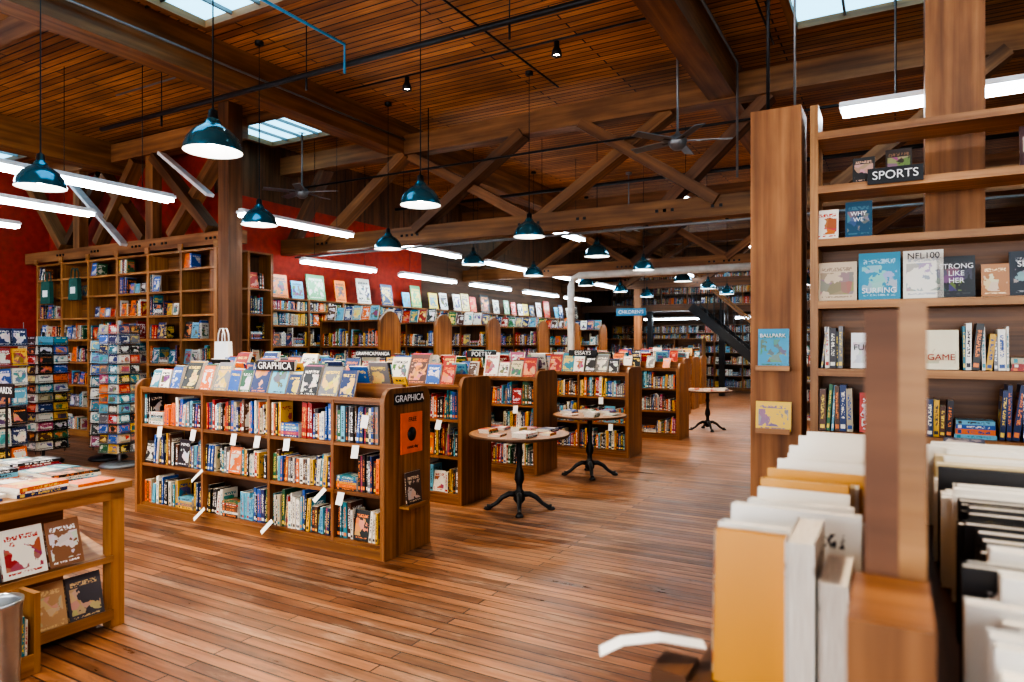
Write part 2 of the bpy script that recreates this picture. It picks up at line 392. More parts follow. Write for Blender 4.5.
# beams
def trim(mb): return mb.build('ceiling_beam')
for bx in (-6.86,-1.83,3.3,-11.9):
    mb=MB(); ya,yb=-4.8,24.7
    if bx<-9.4: yb=7.3
    mb.box(bx-.16,bx+.16,ya,yb,4.62,5.1,'beam'); trim(mb)
for y,x0,x1 in ((3.36,-14.7,-7.02),(.2,-14.7,-7.02),(-1.5,-6.7,-1.99)):
    mb=MB(); mb.box(x0,x1,y-.14,y+.14,4.66,5.1,'beam'); trim(mb)
def truss(y,x0,x1,zb,zt,diags,verts,ht=.26,w=.2,braces=(),bk='beam'):
    mb=MB()
    mb.box(x0,x1,y-w/2,y+w/2,zb,zb+ht,bk); mb.box(x0,x1,y-w/2-.02,y+w/2+.02,zt,zt+.3,bk)
    for i,(a,za,b,zb_) in enumerate(diags):
        o=(-.05 if i%2 else .05)
        mb.beam((a,y+o,za),(b,y+o,zb_),.14,.22,bk if i%3 else 'beamd',up=YA)
    for x in verts: mb.box(x-.1,x+.1,y-.08,y+.08,zb+ht,zt,'beam')
    for (a,za,b,zb_) in braces: mb.beam((a,y-.16,za),(b,y-.16,zb_),.05,.14,'enamel',up=YA)
    for (a,za,b,zb_) in diags:
        for (xx,zz) in ((a,zb+ht*.5),(b,zb+ht*.5)):
            if x0+.2<xx<x1-.2:
                for bx_ in (-.05,.05): mb.box(xx+bx_-.018,xx+bx_+.018,y-w/2-.015,y-w/2-.002,zz-.018,zz+.018,'black')
    mb.build('timber_truss')
B,T=3.4,4.62
truss(8.6,-9.44,6.7,3.2,4.6,[(-9.3,B,-8.5,T),(-8.4,B,-6.7,T),(-6.7,T,-4.5,B),(-6.5,B,-4.6,T),(-4.4,B,-2.5,T),(-3.7,T,-1.9,B),(-2.6,B,-1.3,T),(-.6,B,1,T),(1.2,T,3,B)],[])
truss(14.4,-9.44,6.7,3.2,4.6,[(-9.3,B,-7.3,T),(-7.3,B,-5.3,T),(-7.1,T,-5.1,B),(-5.0,B,-3.3,T),(-4.9,T,-3.0,B),(-3.0,B,-1.3,T),(-2.8,T,-1,B),(-.8,B,1,T)],[])
truss(20.2,-9.44,6.7,3.3,4.6,[(-9.3,B,-7.3,T),(-7.3,B,-5.3,T),(-7.1,T,-5.1,B),(-5.0,B,-3.3,T),(-4.9,T,-3.0,B),(-3.0,B,-1.3,T),(-2.8,T,-1,B)],[],bk='beamd')
truss(6.98,-14.6,-8.6,3.16,4.75,[(-13.4,B,-12.2,4.7),(-12.2,B,-11.1,4.7),(-12.3,4.7,-11.0,B),(-10.6,4.7,-9.2,B),(-10.3,B,-9.0,4.7),(-14.5,4.7,-13.3,B)],[-10.75,-12.9],.2,.22,[(-13.0,4.6,-11.3,3.3),(-10.3,4.7,-9.1,3.9)])
def post(name,x0,x1,y0,y1,z1,k='beam'):
    mb=MB(); mb.box(x0,x1,y0,y1,0,z1,k)
    mb.box(x0-.015,x1+.015,y0-.015,y1+.015,0,.12,'oak'); return mb.build(name)
post('timber_post',-8.50,-8.28,6.5,6.74,5.1,'beamd')
post('timber_post',.18,.52,5.46,5.8,5.1)
post('timber_post',-6.98,-6.74,20.06,20.14,3.3)

# ============================================================ DOUBLE-SIDED LOW ROWS
low_row('double_sided_bookcase',4.05,-6.45,-3.40,[0,.93,1.80,2.53,3.05])
low_row('double_sided_bookcase',5.80,-8.0,-3.86)
low_row('double_sided_bookcase',7.60,-7.0,-3.93)
low_row('double_sided_bookcase',9.36,-6.4,-3.36)
low_row('double_sided_bookcase',11.5,-6.0,-3.22)
low_row('double_sided_bookcase',15.4,-6.0,-4.2)
low_row('double_sided_bookcase',17.0,-6.0,-4.4)
low_row('double_sided_bookcase',18.6,-6.0,-4.6)
low_row('double_sided_bookcase',14.8,-1.9,.6)
low_row('double_sided_bookcase',16.8,-1.9,.6)
def sign(body,loc,w,h,facing,size,name='section_sign',plate='black',txt='white',stems=None):
    mb=MB(); x,y,z=loc
    if facing=='y': mb.box(x-w/2,x+w/2,y,y+.012,z-h/2,z+h/2,plate)
    else: mb.box(x-.012,x,y-w/2,y+w/2,z-h/2,z+h/2,plate)
    if stems is not None:
        for dx in (-w*.35,w*.35): mb.box(x+dx-.006,x+dx+.006,y+.012,y+.022,stems,z,'black')
    o=mb.build(name)
    if facing=='y': text(body,(x,y-.002,z),size,FY,txt,o)
    else: text(body,(x+.002,y,z),size,FX,txt,o)
    return o
sign('GRAPHICA',(-3.345,4.31,1.215),.36,.085,'x',.075)
mb=MB(); mb.box(-3.352,-3.342,4.20,4.47,.78,1.10,'orange'); o=mb.build('orange_poster'); 
mb=MB(); mb.lathe([(0,0),(.05,0),(.055,.004),(0,.004)],(0,0,0),20,'black'); q=mb.build('poster_print',o); q.rotation_euler=(0,math.pi/2,0); q.location=(-3.343,4.33,.93); text('FREE',( -3.34,4.34,1.045),.05,FX,'black',o); text('comic day',( -3.34,4.34,.83),.035,FX,'black',o)
mb=MB(); mb.box(-3.36,-3.27,4.20,4.46,.36,.38,'lit'); mb.box(-3.275,-3.27,4.20,4.46,.38,.395,'lit'); faceout(mb,(-3.325,4.33,.382),XA,.19,.25,.015,.08,(.08,.05,.04),(.8,.6,.4)); mb.build('book_display_ledge')
sign('GRAPHICA',(-4.70,4.16,1.45),.46,.085,'y',.085,stems=1.2); sign('GRAPHICA/MANGA',(-5.1,5.9,1.53),.5,.08,'y',.055,stems=1.2)
sign('POETRY',(-4.8,7.72,1.50),.46,.09,'y',.085,stems=1.2); sign('ESSAYS',(-4.1,9.48,1.50),.46,.09,'y',.085,stems=1.2)
# shelf tags
mb=MB()
for (x,y,z) in [(-6.1,4.04,.86),(-5.6,4.04,.86),(-5.05,4.04,.86),(-4.4,4.04,.86),(-3.65,4.04,.86),(-4.75,4.04,.86),(-3.8,4.04,.48),(-3.55,4.04,1.1),(-4.1,5.79,.86),(-4.2,7.59,.86),(-3.75,9.35,.86),(-3.6,5.79+3.57,.48)]:
    an=U(.1,.3); dz=Vector((U(-.1,.1),-math.sin(an),-math.cos(an))).normalized(); w=Vector((1,0,0)); w=(w-dz*w.dot(dz)).normalized()
    mb.obox(Vector((x,y-.012,z))+dz*.055,w,dz,w.cross(dz),.035,.05,.0006,'white')
for (x,y,z) in [(-5.42,4.0,.10),(-4.55,4.0,.10),(-3.95,4.0,.49),(-5.45,4.0,.50)]:
    dz=Vector((-.35,-.45,-.6)).normalized(); w=Vector((.8,-.3,.1)); w=(w-dz*w.dot(dz)).normalized()
    if z<.2: z+=.06
    mb.obox(Vector((x,y,z))+dz*.06,w,dz,w.cross(dz),.045,.065,.0006,'white')
mb.build('shelf_tags')
def tote(x,y,z,k,w=.3,h=.34):
    mb=MB(); mb.prism([(x-w/2,y-.03,z),(x+w/2,y-.03,z),(x+w*.42,y-.03,z+h),(x-w*.42,y-.03,z+h)],(0,.07,0),k)
    for yy in (y-.025,y+.035): mb.tube([(x-w*.22,yy,z+h-.02),(x-w*.2,yy,z+h+.1),(x-w*.08,yy,z+h+.17),(x+w*.08,yy,z+h+.17),(x+w*.2,yy,z+h+.1),(x+w*.22,yy,z+h-.02)],.01,k,6)
    if k=='green': mb.box(x-w*.25,x+w*.25,y-.034,y-.03,z+h*.3,z+h*.6,'white')
    mb.build('tote_bag')
tote(-7.72,5.98,1.33,'white'); tote(-13.4,6.66,2.36,'green',.32,.40); tote(-12.5,6.66,2.4,'green',.3,.38)

# ============================================================ TALL WALL CASES
mb=MB();bk=MB()
D1=[i*5.1/6 for i in range(7)]
def ff(i,j):
    if j>=6: return random.choice([0,0,.3])
    if j>=4: return random.choice([0,.5,.6,.8,.9])
    return random.choice([.9,.8,1,.7])
bookcase(mb,bk,(-14.0,6.78,0),XA,YA,3.1,.36,D1,[.1,.5,.9,1.3,1.7,2.08,2.46,2.8],'lit','oak',fillf=ff,side=.06,bt=.035,face=.5)
for x in D1: mb.box(-14.0+x-.05,-14.0+x+.05,6.76,6.785,3.1,3.2,'lit')
for i,zz in ((1,2.46),(3,2.46),(4,2.08),(2,2.08)):
    x=-14+i*.85+.15
    for q in range(4): faceout(bk,(x+q*.16,6.86,zz+.02),NY,.12,U(.12,.2),.02,.1)
mb.build('tall_bookcase'); bk.build('shelf_books')
mb=MB();bk=MB()
bookcase(mb,bk,(-8.84,6.84,0),YA,NX,3.1,.30,[0,.48,.96],[.1,.5,.9,1.3,1.7,2.1,2.5],'oak','dark',fill=.75,side=.05,face=.4)
mb.build('tall_bookcase'); bk.build('shelf_books')
mb=MB();bk=MB()
W=13.0; dv=[W*i/15 for i in range(16)]
bookcase(mb,bk,(-9.05,7.92,0),YA,NX,2.42,.36,dv,[.1,.48,.86,1.22,1.58,1.94,2.2],'oak','dark',side=.05,face=.1)
y=8.0
PC=[(.8,.76,.65),(.75,.2,.03),(.05,.35,.55),(.6,.5,.2),(.02,.05,.14),(.6,.03,.02),(.85,.85,.85),(.8,.8,.78),(.12,.35,.15),(.8,.6,.05),(.03,.03,.03)]
while y<20.6:
    h=U(.28,.5); w=h*U(.65,.95); faceout(bk,(-9.12,y+w/2,2.425),XA,w,h,.02,.15,random.choice(PC)); y+=w+U(.02,.35)
mb.build('tall_bookcase'); bk.build('shelf_books')
for y in (9.0,10.6,12.5,14.9,16.9,18.9):
    mb=MB();bk=MB(); D=.5
    bookcase(mb,bk,(-9.0,y,0),XA,YA,2.05,D/2,[0,.68,1.36],[.1,.48,.86,1.22,1.58],'oak','dark',side=.03)
    bookcase(mb,bk,(-7.64,y+D,0),NX,NY,2.05,D/2,[0,.68,1.36],[.1,.48,.86,1.22,1.58],'oak','dark',side=.03)
    H=2.2; pts=[(-7.64,y-.02,0),(-7.64,y+D+.02,0)]
    for a in range(0,181,15):
        aa=math.radians(a); pts.append((-7.64,y+D/2+(D/2+.02)*math.cos(aa),H-.27+.27*math.sin(aa)))
    mb.prism(pts,(.05,0,0),'oak')
    x=-8.95
    while x<-7.8:
        h=U(.22,.3); faceout(bk,(x+.1,y+.12,2.05),NY,h*.7,h,.02,.2); x+=h*.7+.03
    mb.build('peninsula_bookcase'); bk.build('shelf_books')

# ============================================================ SPORTS CASE (right)
mb=MB();bk=MB()
zl=[.12,.62,1.06,1.48,1.93,2.345,2.70,3.06]
x0,x1=-.50,2.6; yf=5.0; D=.32
for x in (x0,1.05,x1): mb.box(x,x+.05,yf,yf+D,0,3.25,'lit')
for z in zl: mb.box(x0+.05,x1,yf-.012,yf+D,z-.05,z,'lit')
mb.box(x0+.05,x1,yf+D-.015,yf+D-.001,0.07,2.3,'oak')
mb.build('sports_bookcase')
def row(z,x,xe,**k): fill_row(bk,(x,yf,z),XA,YA,xe-x,.36,hs=1.12,**k)
row(.12,-.45,1.0); row(.62,-.45,1.0); row(1.06,-.45,-.22,face=0); row(1.06,-.02,1.02,face=0)
row(1.48,-.44,-.27,face=0); row(1.48,-.10,.14,face=0); row(1.48,.36,1.02,face=0)
for z in (.12,.62,1.06,1.48): row(z,1.12,2.55)
fill_row(bk,(1.12,yf,2.345),XA,YA,1.4,.29)
row(1.93,1.12,2.5,face=1.5)
def fo(x,z,w,h,a,b): faceout(bk,(x,yf+.05,z+.002),NY,w,h,.018,.14,a,b)
fo(-.18,1.48,.15,.235,(.82,.82,.80),(.82,.82,.8)); fo(.25,1.48,.19,.25,(.8,.72,.5),(.8,.70,.48)); fo(-.12,1.06,.17,.26,(.5,.02,.01),(.8,.8,.8))
fo(-.34,1.93,.24,.26,(.62,.50,.35),(.35,.25,.18)); fo(-.09,1.93,.24,.31,(.04,.28,.42),(.35,.6,.7)); fo(.155,1.93,.22,.31,(.8,.76,.66),(.5,.5,.5)); fo(.33,1.93,.2,.26,(.02,.02,.022),(.05,.05,.05)); fo(.73,1.93,.26,.27,(.02,.025,.035),(.3,.3,.3)); fo(.53,1.93,.14,.2,(.45,.2,.08),(.9,.7,.4))
fo(-.40,2.345,.14,.20,(.82,.74,.64),(.6,.04,.01)); fo(-.21,2.345,.16,.24,(.02,.08,.14),(.06,.16,.22))
fo(-.18,2.70,.13,.17,(.03,.03,.03),(.5,.3,.2)); fo(.02,2.70,.15,.2,(.035,.02,.015),(.2,.1,.05)); fo(.75,2.70,.2,.25,(.05,.01,.01),(.6,.5,.3))
b=bk.build('shelf_books')
for t,x,z,s,c in (('FULL',-.18,1.62,.055,'black'),('GAME',.25,1.56,.055,'red'),('SURFING',-.09,1.99,.05,'white'),('NFL100',.155,2.2,.055,'black'),('STRONG\nLIKE\nHER',.33,2.08,.045,'white'),('SEATTLE',.73,2.12,.05,'white'),('CAPTAIN',-.12,1.18,.038,'white'),('WHY\nWE',-.21,2.48,.04,'white')):
    text(t,(x,yf+.024,z),s,(math.pi/2-.14,0,0),c,b)
sign('SPORTS',(.0,4.96,2.72),.31,.10,'y',.075)
mb=MB(); mb.box(-.885,-.555,5.0,5.33,0,3.27,'beam',(1.3,1.25,1.15)); mb.box(-.9,-.54,4.985,5.345,0,.12,'oak')
for z in (1.46,1.03):
    mb.box(-.84,-.62,4.93,5.0,z,z+.015,'lit'); mb.box(-.84,-.62,4.925,4.935,z,z+.035,'lit')
po=mb.build('timber_display_post')
bk=MB(); faceout(bk,(-.73,4.975,1.477),NY,.20,.27,.015,.08,(.02,.28,.45),(.03,.16,.10)); faceout(bk,(-.73,4.975,1.047),NY,.23,.20,.015,.08,(.8,.5,.02),(.25,.15,.2))
b=bk.build('displayed_books'); text('BALLPARK',(-.73,4.945,1.70),.036,(math.pi/2-.08,0,0),'white',b)

mb=MB();bk=MB()
bookcase(mb,bk,(.12,3.2,0),XA,YA,1.12,.55,[0,.8,1.6,2.4],[.08,.42,.76],'lit','oak')
for i in range(18): stack(bk,.26+(i%9)*.255,3.33+(i//9)*.27,1.121,random.randint(2,6))
mb.build('display_bookcase'); bk.build('stacked_books')

# ============================================================ FOREGROUND CASE
mb=MB()
mb.box(-.30,-.045,1.12,2.66,1.06,1.09,'dark'); mb.box(.036,.36,.70,2.66,1.06,1.09,'dark')
mb.box(-.045,.036,.80,.97,0,1.36,'oak')           # low near block
mb.box(-.045,.036,.97,2.66,0,1.10,'oak')
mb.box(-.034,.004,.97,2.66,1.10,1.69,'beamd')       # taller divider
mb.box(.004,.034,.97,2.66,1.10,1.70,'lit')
for (a,b_) in ((-.30,-.045),(.036,.36)):
    mb.box(a,b_,2.62,2.66,0,1.16,'oak'); mb.box(a,b_,1.12,1.15,0,1.06,'oak')
    for z in (.1,.42,.74): mb.box(a,b_,1.15,2.62,z,z+.025,'oak')
mb.box(.036,.36,.70,.73,0,1.06,'oak'); 
mb.box(-.36,-.30,1.12,1.20,1.055,1.10,'dark'); mb.box(.36,.375,.70,2.66,1.04,1.12,'dark')
mb.build('foreground_bookcase')
def dbook(mb,c,w,d,u,t,dep,h,a,b):
    c=Vector(c);w=Vector(w);d=Vector(d);u=Vector(u); q=.0018
    for s_ in (-1,1): mb.obox(c+w*(s_*(t/2-q/2)),w,d,u,q/2,dep/2,h/2,'artp',a,None,b,True)
    mb.obox(c-d*(dep/2-q/2),w,d,u,t/2,q/2,h/2,'spine',a,None,b,True)
    mb.obox(c,w,d,u,t/2-q,dep/2-.003,h/2-.003,'pages',(1,1,1),None,(1,1,1),True)
bk=MB()
WH=(.76,.74,.68)
FG=[WH]*14+[(.5,.24,.02),(.03,.03,.03),(.4,.42,.4),(.6,.5,.3)]
dbook(bk,(-.128,1.215,1.092+.127),XA,NY,ZA,.042,.17,.25,WH,(.1,.1,.1))
dbook(bk,(-.080,1.20,1.092+.10),XA,NY,ZA,.040,.16,.20,(.75,.7,.6),(.1,.1,.1))
y=1.14
YEL=(.55,.23,.004)
seq=[(YEL,.024,.245,.12),((.7,.62,.45),.03,.235,.12),(WH,.045,.24,.12)]
while y<2.58:
    if seq: a,t,h,dep=seq.pop(0)
    else: a=random.choice(FG); t=U(.018,.045); h=U(.195,.255); dep=U(.18,.225)
    th=-.10; up=Vector((0,-math.sin(th),math.cos(th))); ww=Vector((0,math.cos(th),math.sin(th)))
    dbook(bk,(-.275+dep/2+U(0,.015),y+t/2+.012,1.092+h/2+.002),ww,XA,up,t,dep,h,a,lc(a) if a!=YEL else YEL); y+=t+.004
    if not seq and y<1.32: y=1.325
y=.74
while y<2.58:
    if y<1.12: a=WH; h=U(.18,.215)
    elif y<1.7: a=random.choice([(.012,.012,.015)]*4+[WH]); h=U(.21,.235)
    else: a=random.choice([WH]*6+[(.012,.012,.015),(.6,.5,.3)]); h=U(.2,.25)
    t=U(.02,.045); dep=U(.2,.26)
    dbook(bk,(.05+.29-dep/2,y+t/2,1.092+h/2+.001),YA,NX,ZA,t,dep,h,a,lc(a)); y+=t+.003
for x in (-.2,.2):
    for z in (.125,.445,.765):
        fill_row(bk,((-.30 if x<0 else .36),(2.60 if x<0 else 1.17),z),(0,-1 if x<0 else 1,0),(1 if x<0 else -1,0,0),1.42,.28)
bk.build('foreground_books')
mb=MB()
P=[Vector((-.29,1.20,1.125)),Vector((-.36,1.17,1.135)),Vector((-.42,1.145,1.125)),Vector((-.455,1.13,1.105))]
for i in range(3):
    a,b_=P[i],P[i+1]; d=(b_-a); l=d.length; d.normalize(); s_=Vector((.5,-.86,0)); s_=(s_-d*s_.dot(d)).normalized()
    mb.obox((a+b_)/2,d,s_,d.cross(s_),l/2+.001,.018,.0006,'white')
mb.build('paper_shelf_tag')

# ============================================================ NEAR LEFT TABLE
mb=MB();bk=MB()
X0,X1,Y0,Y1=-5.1,-3.93,.2,2.42
mb.box(X0,X1,Y0,Y1,.80,.84,'lit'); mb.box(X0+.03,X1-.03,Y0+.03,Y1-.03,.74,.80,'lit')
for x in (X0+.03,X1-.11):
    for y in (Y0+.03,1.15,Y1-.11): mb.box(x,x+.08,y,y+.08,0,.80,'lit')
mb.box(X0+.1,X1-.02,Y0+.1,Y1-.1,.05,.08,'oak')
mb.obox((-4.17,1.3,.44),(0,1,0),Vector((math.cos(.25),0,-math.sin(.25))),Vector((math.sin(.25),0,math.cos(.25))),1.05,.2,.01,'lit')
mb.box(X1-.03,X1-.015,Y0+.1,Y1-.1,.385,.42,'lit'); mb.box(X1-.03,X1-.015,Y0+.1,Y1-.1,.05,.11,'lit')
mb.box(-4.5,-4.48,Y0+.1,Y1-.1,.08,.8,'oak')
mb.build('display_table')
y=.4
for c in [(.03,.03,.03),(.7,.7,.66),(.6,.05,.02),(.05,.2,.25),(.82,.8,.75),(.75,.6,.4),(.05,.05,.06),(.8,.76,.66),(.25,.11,.05)]:
    w=U(.17,.22); faceout(bk,(X1-.07,y+w/2,.42),XA,w,U(.24,.28),.02,.3,c); y+=w+.012
y=1.3
for c in [(.1,.1,.1),(.30,.15,.08),(.12,.07,.05),(.5,.3,.15),(.08,.08,.1)]:
    w=.19; faceout(bk,(X1-.07,y+w/2,.085),XA,w,.25,.02,.25,c,(.7,.5,.25)); y+=w+.01
for i in range(5):
    for j in range(7):
        stack(bk,X1-.14-i*.225,Y1-.17-j*.30,.841,random.randint(1,3) if i<2 else random.randint(2,5),1.12,.8)
bk.build('table_books')
mb=MB()
mb.box(-3.91,-3.74,1.80,1.83,0,.40,'lit'); mb.box(-3.91,-3.74,1.05,1.08,0,.40,'lit'); mb.box(-3.91,-3.89,1.08,1.80,0,.40,'lit'); mb.box(-3.89,-3.74,1.08,1.80,0.0,.03,'lit'); mb.box(-3.755,-3.74,1.08,1.80,.03,.10,'lit')
fill_row(mb,(-3.75,1.79,.031),(0,-1,0),(-1,0,0),.70,.36,dmax=.12,face=0)
mb.build('book_crate')
mb=MB(); mb.lathe([(0,0),(.085,0),(.09,.01),(.092,.02),(.105,.44),(.11,.445),(.11,.46),(.104,.46),(.10,.44),(.088,.02),(0,.02)],(-3.62,1.58,0),32,'steel'); mb.build('steel_waste_bin')

# ============================================================ ROUND TABLES
def round_table(x,y,r,nb,h=.76):
    mb=MB()
    mb.lathe([(0,h-.03),(r-.01,h-.03),(r,h-.02),(r,h-.006),(r-.006,h),(0,h)],(x,y,0),48,['dark','dark','dark','dark','oak'],False)
    mb.lathe([(0,h-.03),(.16,h-.032),(.15,h-.045),(.035,h-.06),(.028,h-.15),(.04,h-.2),(.028,h-.24),(.026,.42),(.045,.36),(.05,.3),(.03,.25),(.03,.2),(.055,.17),(.06,.10),(.03,.06),(0,.06)],(x,y,0),20,'black')
    for q in range(4):
        a=q*math.pi/2+.5; c,s_=math.cos(a),math.sin(a)
        mb.tube([(x+c*rr,y+s_*rr,z) for rr,z in ((.03,.15),(.10,.155),(.17,.12),(.23,.06),(.28,.03),(.32,.028))],[.03,.028,.024,.02,.02,.026],'black',8)
        mb.lathe([(0,0),(.035,0),(.04,.01),(.03,.028),(0,.03)],(x+c*.315,y+s_*.315,0),10,'black')
    mb.build('round_pedestal_table')
    bk=MB()
    for i in range(nb):
        a=i*2*math.pi/nb; rr=r*.62
        stack(bk,x+rr*math.cos(a),y+rr*math.sin(a),h+.001,random.randint(1,2),.85)
    stack(bk,x,y,h+.001,2,.8); bk.build('table_books')
round_table(-3.25,5.94,.50,7); round_table(-3.33,7.92,.46,6); round_table(-3.1,13.1,.46,5)

# ============================================================ SPINNER RACKS
def rack(x,y,H=1.88,r=.17,tiers=8,an=0.3,k='gray',name='spinner_book_rack'):
    mb=MB(); bk=mb
    mb.lathe([(0,0),(.24,0),(.25,.02),(.22,.05),(.03,.07),(.02,.1),(.02,H),(0,H)],(x,y,0),20,k)
    for q in range(4):
        a=an+q*math.pi/2; nrm=Vector((math.cos(a),math.sin(a),0)); sd=Vector((-math.sin(a),math.cos(a),0))
        for t in range(tiers):
            z=.2+t*(H-.25)/tiers; th=(H-.25)/tiers
            c=Vector((x,y,z))+nrm*(r)
            mb.obox(c,sd,nrm,ZA,r+.01,.035,.004,k); mb.obox(c+nrm*.035+Vector((0,0,.03)),sd,nrm,ZA,r+.01,.002,.003,k)
            for w in (-1,1):
                hh=th*.86; ca=vc()
                for dd in range(2): faceout(bk,c+sd*(w*r*.5)+nrm*(.01-.018*dd)+Vector((0,0,.005)),tuple(nrm),r*.92,hh,.014,.08,ca,lc(ca))
        for w in (-1,1): mb.tube([tuple(Vector((x,y,.15))+nrm*r*.8+sd*w*r),tuple(Vector((x,y,H))+nrm*r*.8+sd*w*r)],.004,k,5)
    mb.build(name)
rack(-9.05,5.4,1.95,.16,13,.2,'gray'); rack(-9.75,5.65,1.75,.15,9,.6,'black'); rack(-10.25,5.05,1.8,.2,12,.1,'black'); rack(-9.3,4.05,1.9,.22,7,.35,'gray','greeting_card_rack'); rack(-10.3,4.1,1.85,.2,7,.8,'enamel','greeting_card_rack')
o=sign('CARDS',(-7.35,3.28,1.20),.34,.13,'y',.09)
mb=MB(); mb.box(-7.36,-7.34,3.295,3.31,0,1.14,'black'); mb.box(-7.5,-7.2,3.15,3.45,0,.015,'black'); mb.build('sign_stand')

# ============================================================ LIGHTS
def pendant(x,y,z=3.0,r=.20,lit=True):
    mb=MB()
    out=[(r,0),(r,.012),(r*.97,.035),(r*.88,.085),(r*.70,.135),(r*.48,.17),(r*.30,.19),(r*.27,.21),(.035,.235),(.03,.29),(.012,.30),(.006,.31),(.0035,5.1-z)]
    mb.lathe(out,(x,y,z),28,['blue']*8+['black']*4)
    inn=[(r-.002,.001),(r*.95,.03),(r*.86,.08),(r*.68,.13),(r*.46,.165),(0,.18)]
    mb.lathe(inn,(x,y,z),28,'enamel')
    mb.lathe([(0,.03),(.03,.04),(.042,.07),(.03,.11),(.015,.16),(0,.17)],(x,y,z),12,'bulb')
    mb.lathe([(0,5.06-z),(.05,5.06-z),(.05,5.1-z)],(x,y,z),10,'black')
    o=mb.build('pendant_lamp')
    ld=bpy.data.lights.new('bulb_light','SPOT'); ld.energy=125; ld.color=(1,.82,.6); ld.shadow_soft_size=.06; ld.spot_size=2.3; ld.spot_blend=.5
    lo=bpy.data.objects.new('bulb_light',ld); lo.location=(x,y,z+.02); lo.parent=o; bpy.context.collection.objects.link(lo)
for y in (3.17,5.4,7.68,9.95,12.2,14.9,17.2,19.4):
    pendant(-4.2 if y<4 else -4.06,y); pendant(-6.48 if y<4 else -6.35,y)
pendant(-1.8,14.9);pendant(-1.8,17.2); pendant(-1.6,11.5)
pendant(-4.1,.9); pendant(-6.35,.9); pendant(-1.2,1.2); pendant(1.3,1.2)
def strip(x0,y0,x1,y1,z=3.3,zt=5.1):
    mb=MB(); a=Vector((x0,y0,z)); b_=Vector((x1,y1,z)); d=(b_-a).normalized(); s_=d.cross(Vector(ZA))
    mb.beam(a+V(0,0,.045),b_+V(0,0,.045),.16,.03,'enamel')
    mb.beam(a+V(0,0,.07),b_+V(0,0,.07),.07,.03,'enamel')
    for q in (-1,1): mb.tube([tuple(a+s_*q*.05+d*.02),tuple(b_+s_*q*.05-d*.02)],.022,'tube',8)
    for f in (.15,.85):
        p=a+(b_-a)*f; mb.tube([tuple(p+V(0,0,.08)),(p.x,p.y,zt)],.004,'black',5)
    mb.build('fluorescent_strip_light')
for (y0,y1) in ((-.4,2.1),(2.6,5.0),(5.95,8.0),(9.0,11.0),(12,14),(15.2,17.2),(18,20)): strip(-7.35,y0,-7.35,y1)
for (y0,y1) in ((0,2.2),(2.7,5.05)): strip(-9.05,y0,-9.05,y1); strip(-10.9,y0,-10.9,y1); strip(-12.8,y0,-12.8,y1)
for (y0,y1) in ((8.2,10),(10.8,12.7),(13.4,15.2),(16,18),(18.6,20.4)): strip(-8.6,y0,-8.6,y1,3.0)
for (y0,y1) in ((10,12),(15.4,17.4),(18,20)): strip(-5.2,y0,-5.2,y1,3.6); strip(-2.9,y0+.5,-2.9,y1+.5,3.9)
strip(-.38,5.95,2.2,5.95,3.45); strip(2.4,5.95,4.8,5.95,3.45); strip(-.3,3.6,2.2,3.6,4.4)
strip(.9,.5,.9,2.9,3.6)
for x in (-7.5,-4.5,-1.5): strip(x,22.6,x+2,22.6,2.45,2.68)
for x in (-6.5,-3,.5): strip(x,23,x+2,23,4.3); strip(x-.5,21.0,x+1.5,21.0,3.5)  # second strip of each pair is added to brighten the mezzanine and stair area

def fan(x,y,z,r=.55):
    mb=MB()
    mb.lathe([(0,-.10),(.05,-.10),(.09,-.06),(.11,0),(.09,.05),(.03,.08),(.014,.12),(.014,5.06-z),(.06,5.06-z),(.06,5.1-z)],(x,y,z),18,'gray')
    for q in range(5):
        a=q*2*math.pi/5+.35; d=Vector((math.cos(a),math.sin(a),0)); s_=Vector((-math.sin(a),math.cos(a),.18)).normalized()
        mb.obox(Vector((x,y,z))+d*(r*.58),d,s_,d.cross(s_),r*.42,.06,.004,'gray'); mb.obox(Vector((x,y,z))+d*.13,d,s_,d.cross(s_),.07,.015,.005,'black')
    mb.build('ceiling_fan')
fan(-2.16,7.7,3.95,.6); fan(-8.4,8.0,4.1,.6); fan(-4.7,13.2,4.0,.6)
def pipe(name,pts,r,k): 
    mb=MB(); mb.tube(pts,r,k,10); mb.build(name)
pipe('sprinkler_pipe',[(-9.3,5.3,4.52),(6.6,5.3,4.52)],.03,'black')
pipe('sprinkler_pipe',[(-14.5,2.0,4.55),(6.6,2.0,4.55)],.025,'black')
pipe('sprinkler_pipe',[(-9.3,11.5,4.5),(6.6,11.5,4.5)],.03,'black')
pipe('sprinkler_pipe',[(-4.9,3.3,4.7),(-4.9,5.24,4.7),(-4.9,5.24,4.4)],.015,'bluebox')
pipe('electrical_conduit',[(-3.9,2.2,5.05),(-3.9,8.2,5.05)],.012,'black')
pipe('electrical_conduit',[(-6.6,4.2,5.04),(-1.2,4.2,5.04),(-1.2,8.2,5.04)],.012,'black')
pipe('electrical_conduit',[(-6.6,6.9,5.04),(-2.1,6.9,5.04),(-2.1,6.9,4.9)],.012,'black')
pipe('electrical_conduit',[(-9.0,9.4,4.95),(6.5,9.4,4.95)],.015,'black')
pipe('electrical_conduit',[(-9.0,8.42,4.3),(6.5,8.42,4.3)],.015,'black')
pipe('electrical_conduit',[(-9.0,8.42,3.12),(6.5,8.42,3.12)],.018,'gray')
pipe('electrical_conduit',[(-5.8,7.9,5.0),(-5.8,7.9,3.9)],.008,'black')
pipe('electrical_conduit',[(-6.62,2.8,4.8),(-6.62,8.4,4.8)],.014,'gray')
pipe('electrical_conduit',[(-7.1,5.5,5.04),(-9.3,5.5,5.04)],.012,'gray')
pipe('electrical_conduit',[(-1.62,3.0,4.95),(-1.62,8.3,4.95),(-1.62,8.3,3.6)],.015,'gray')
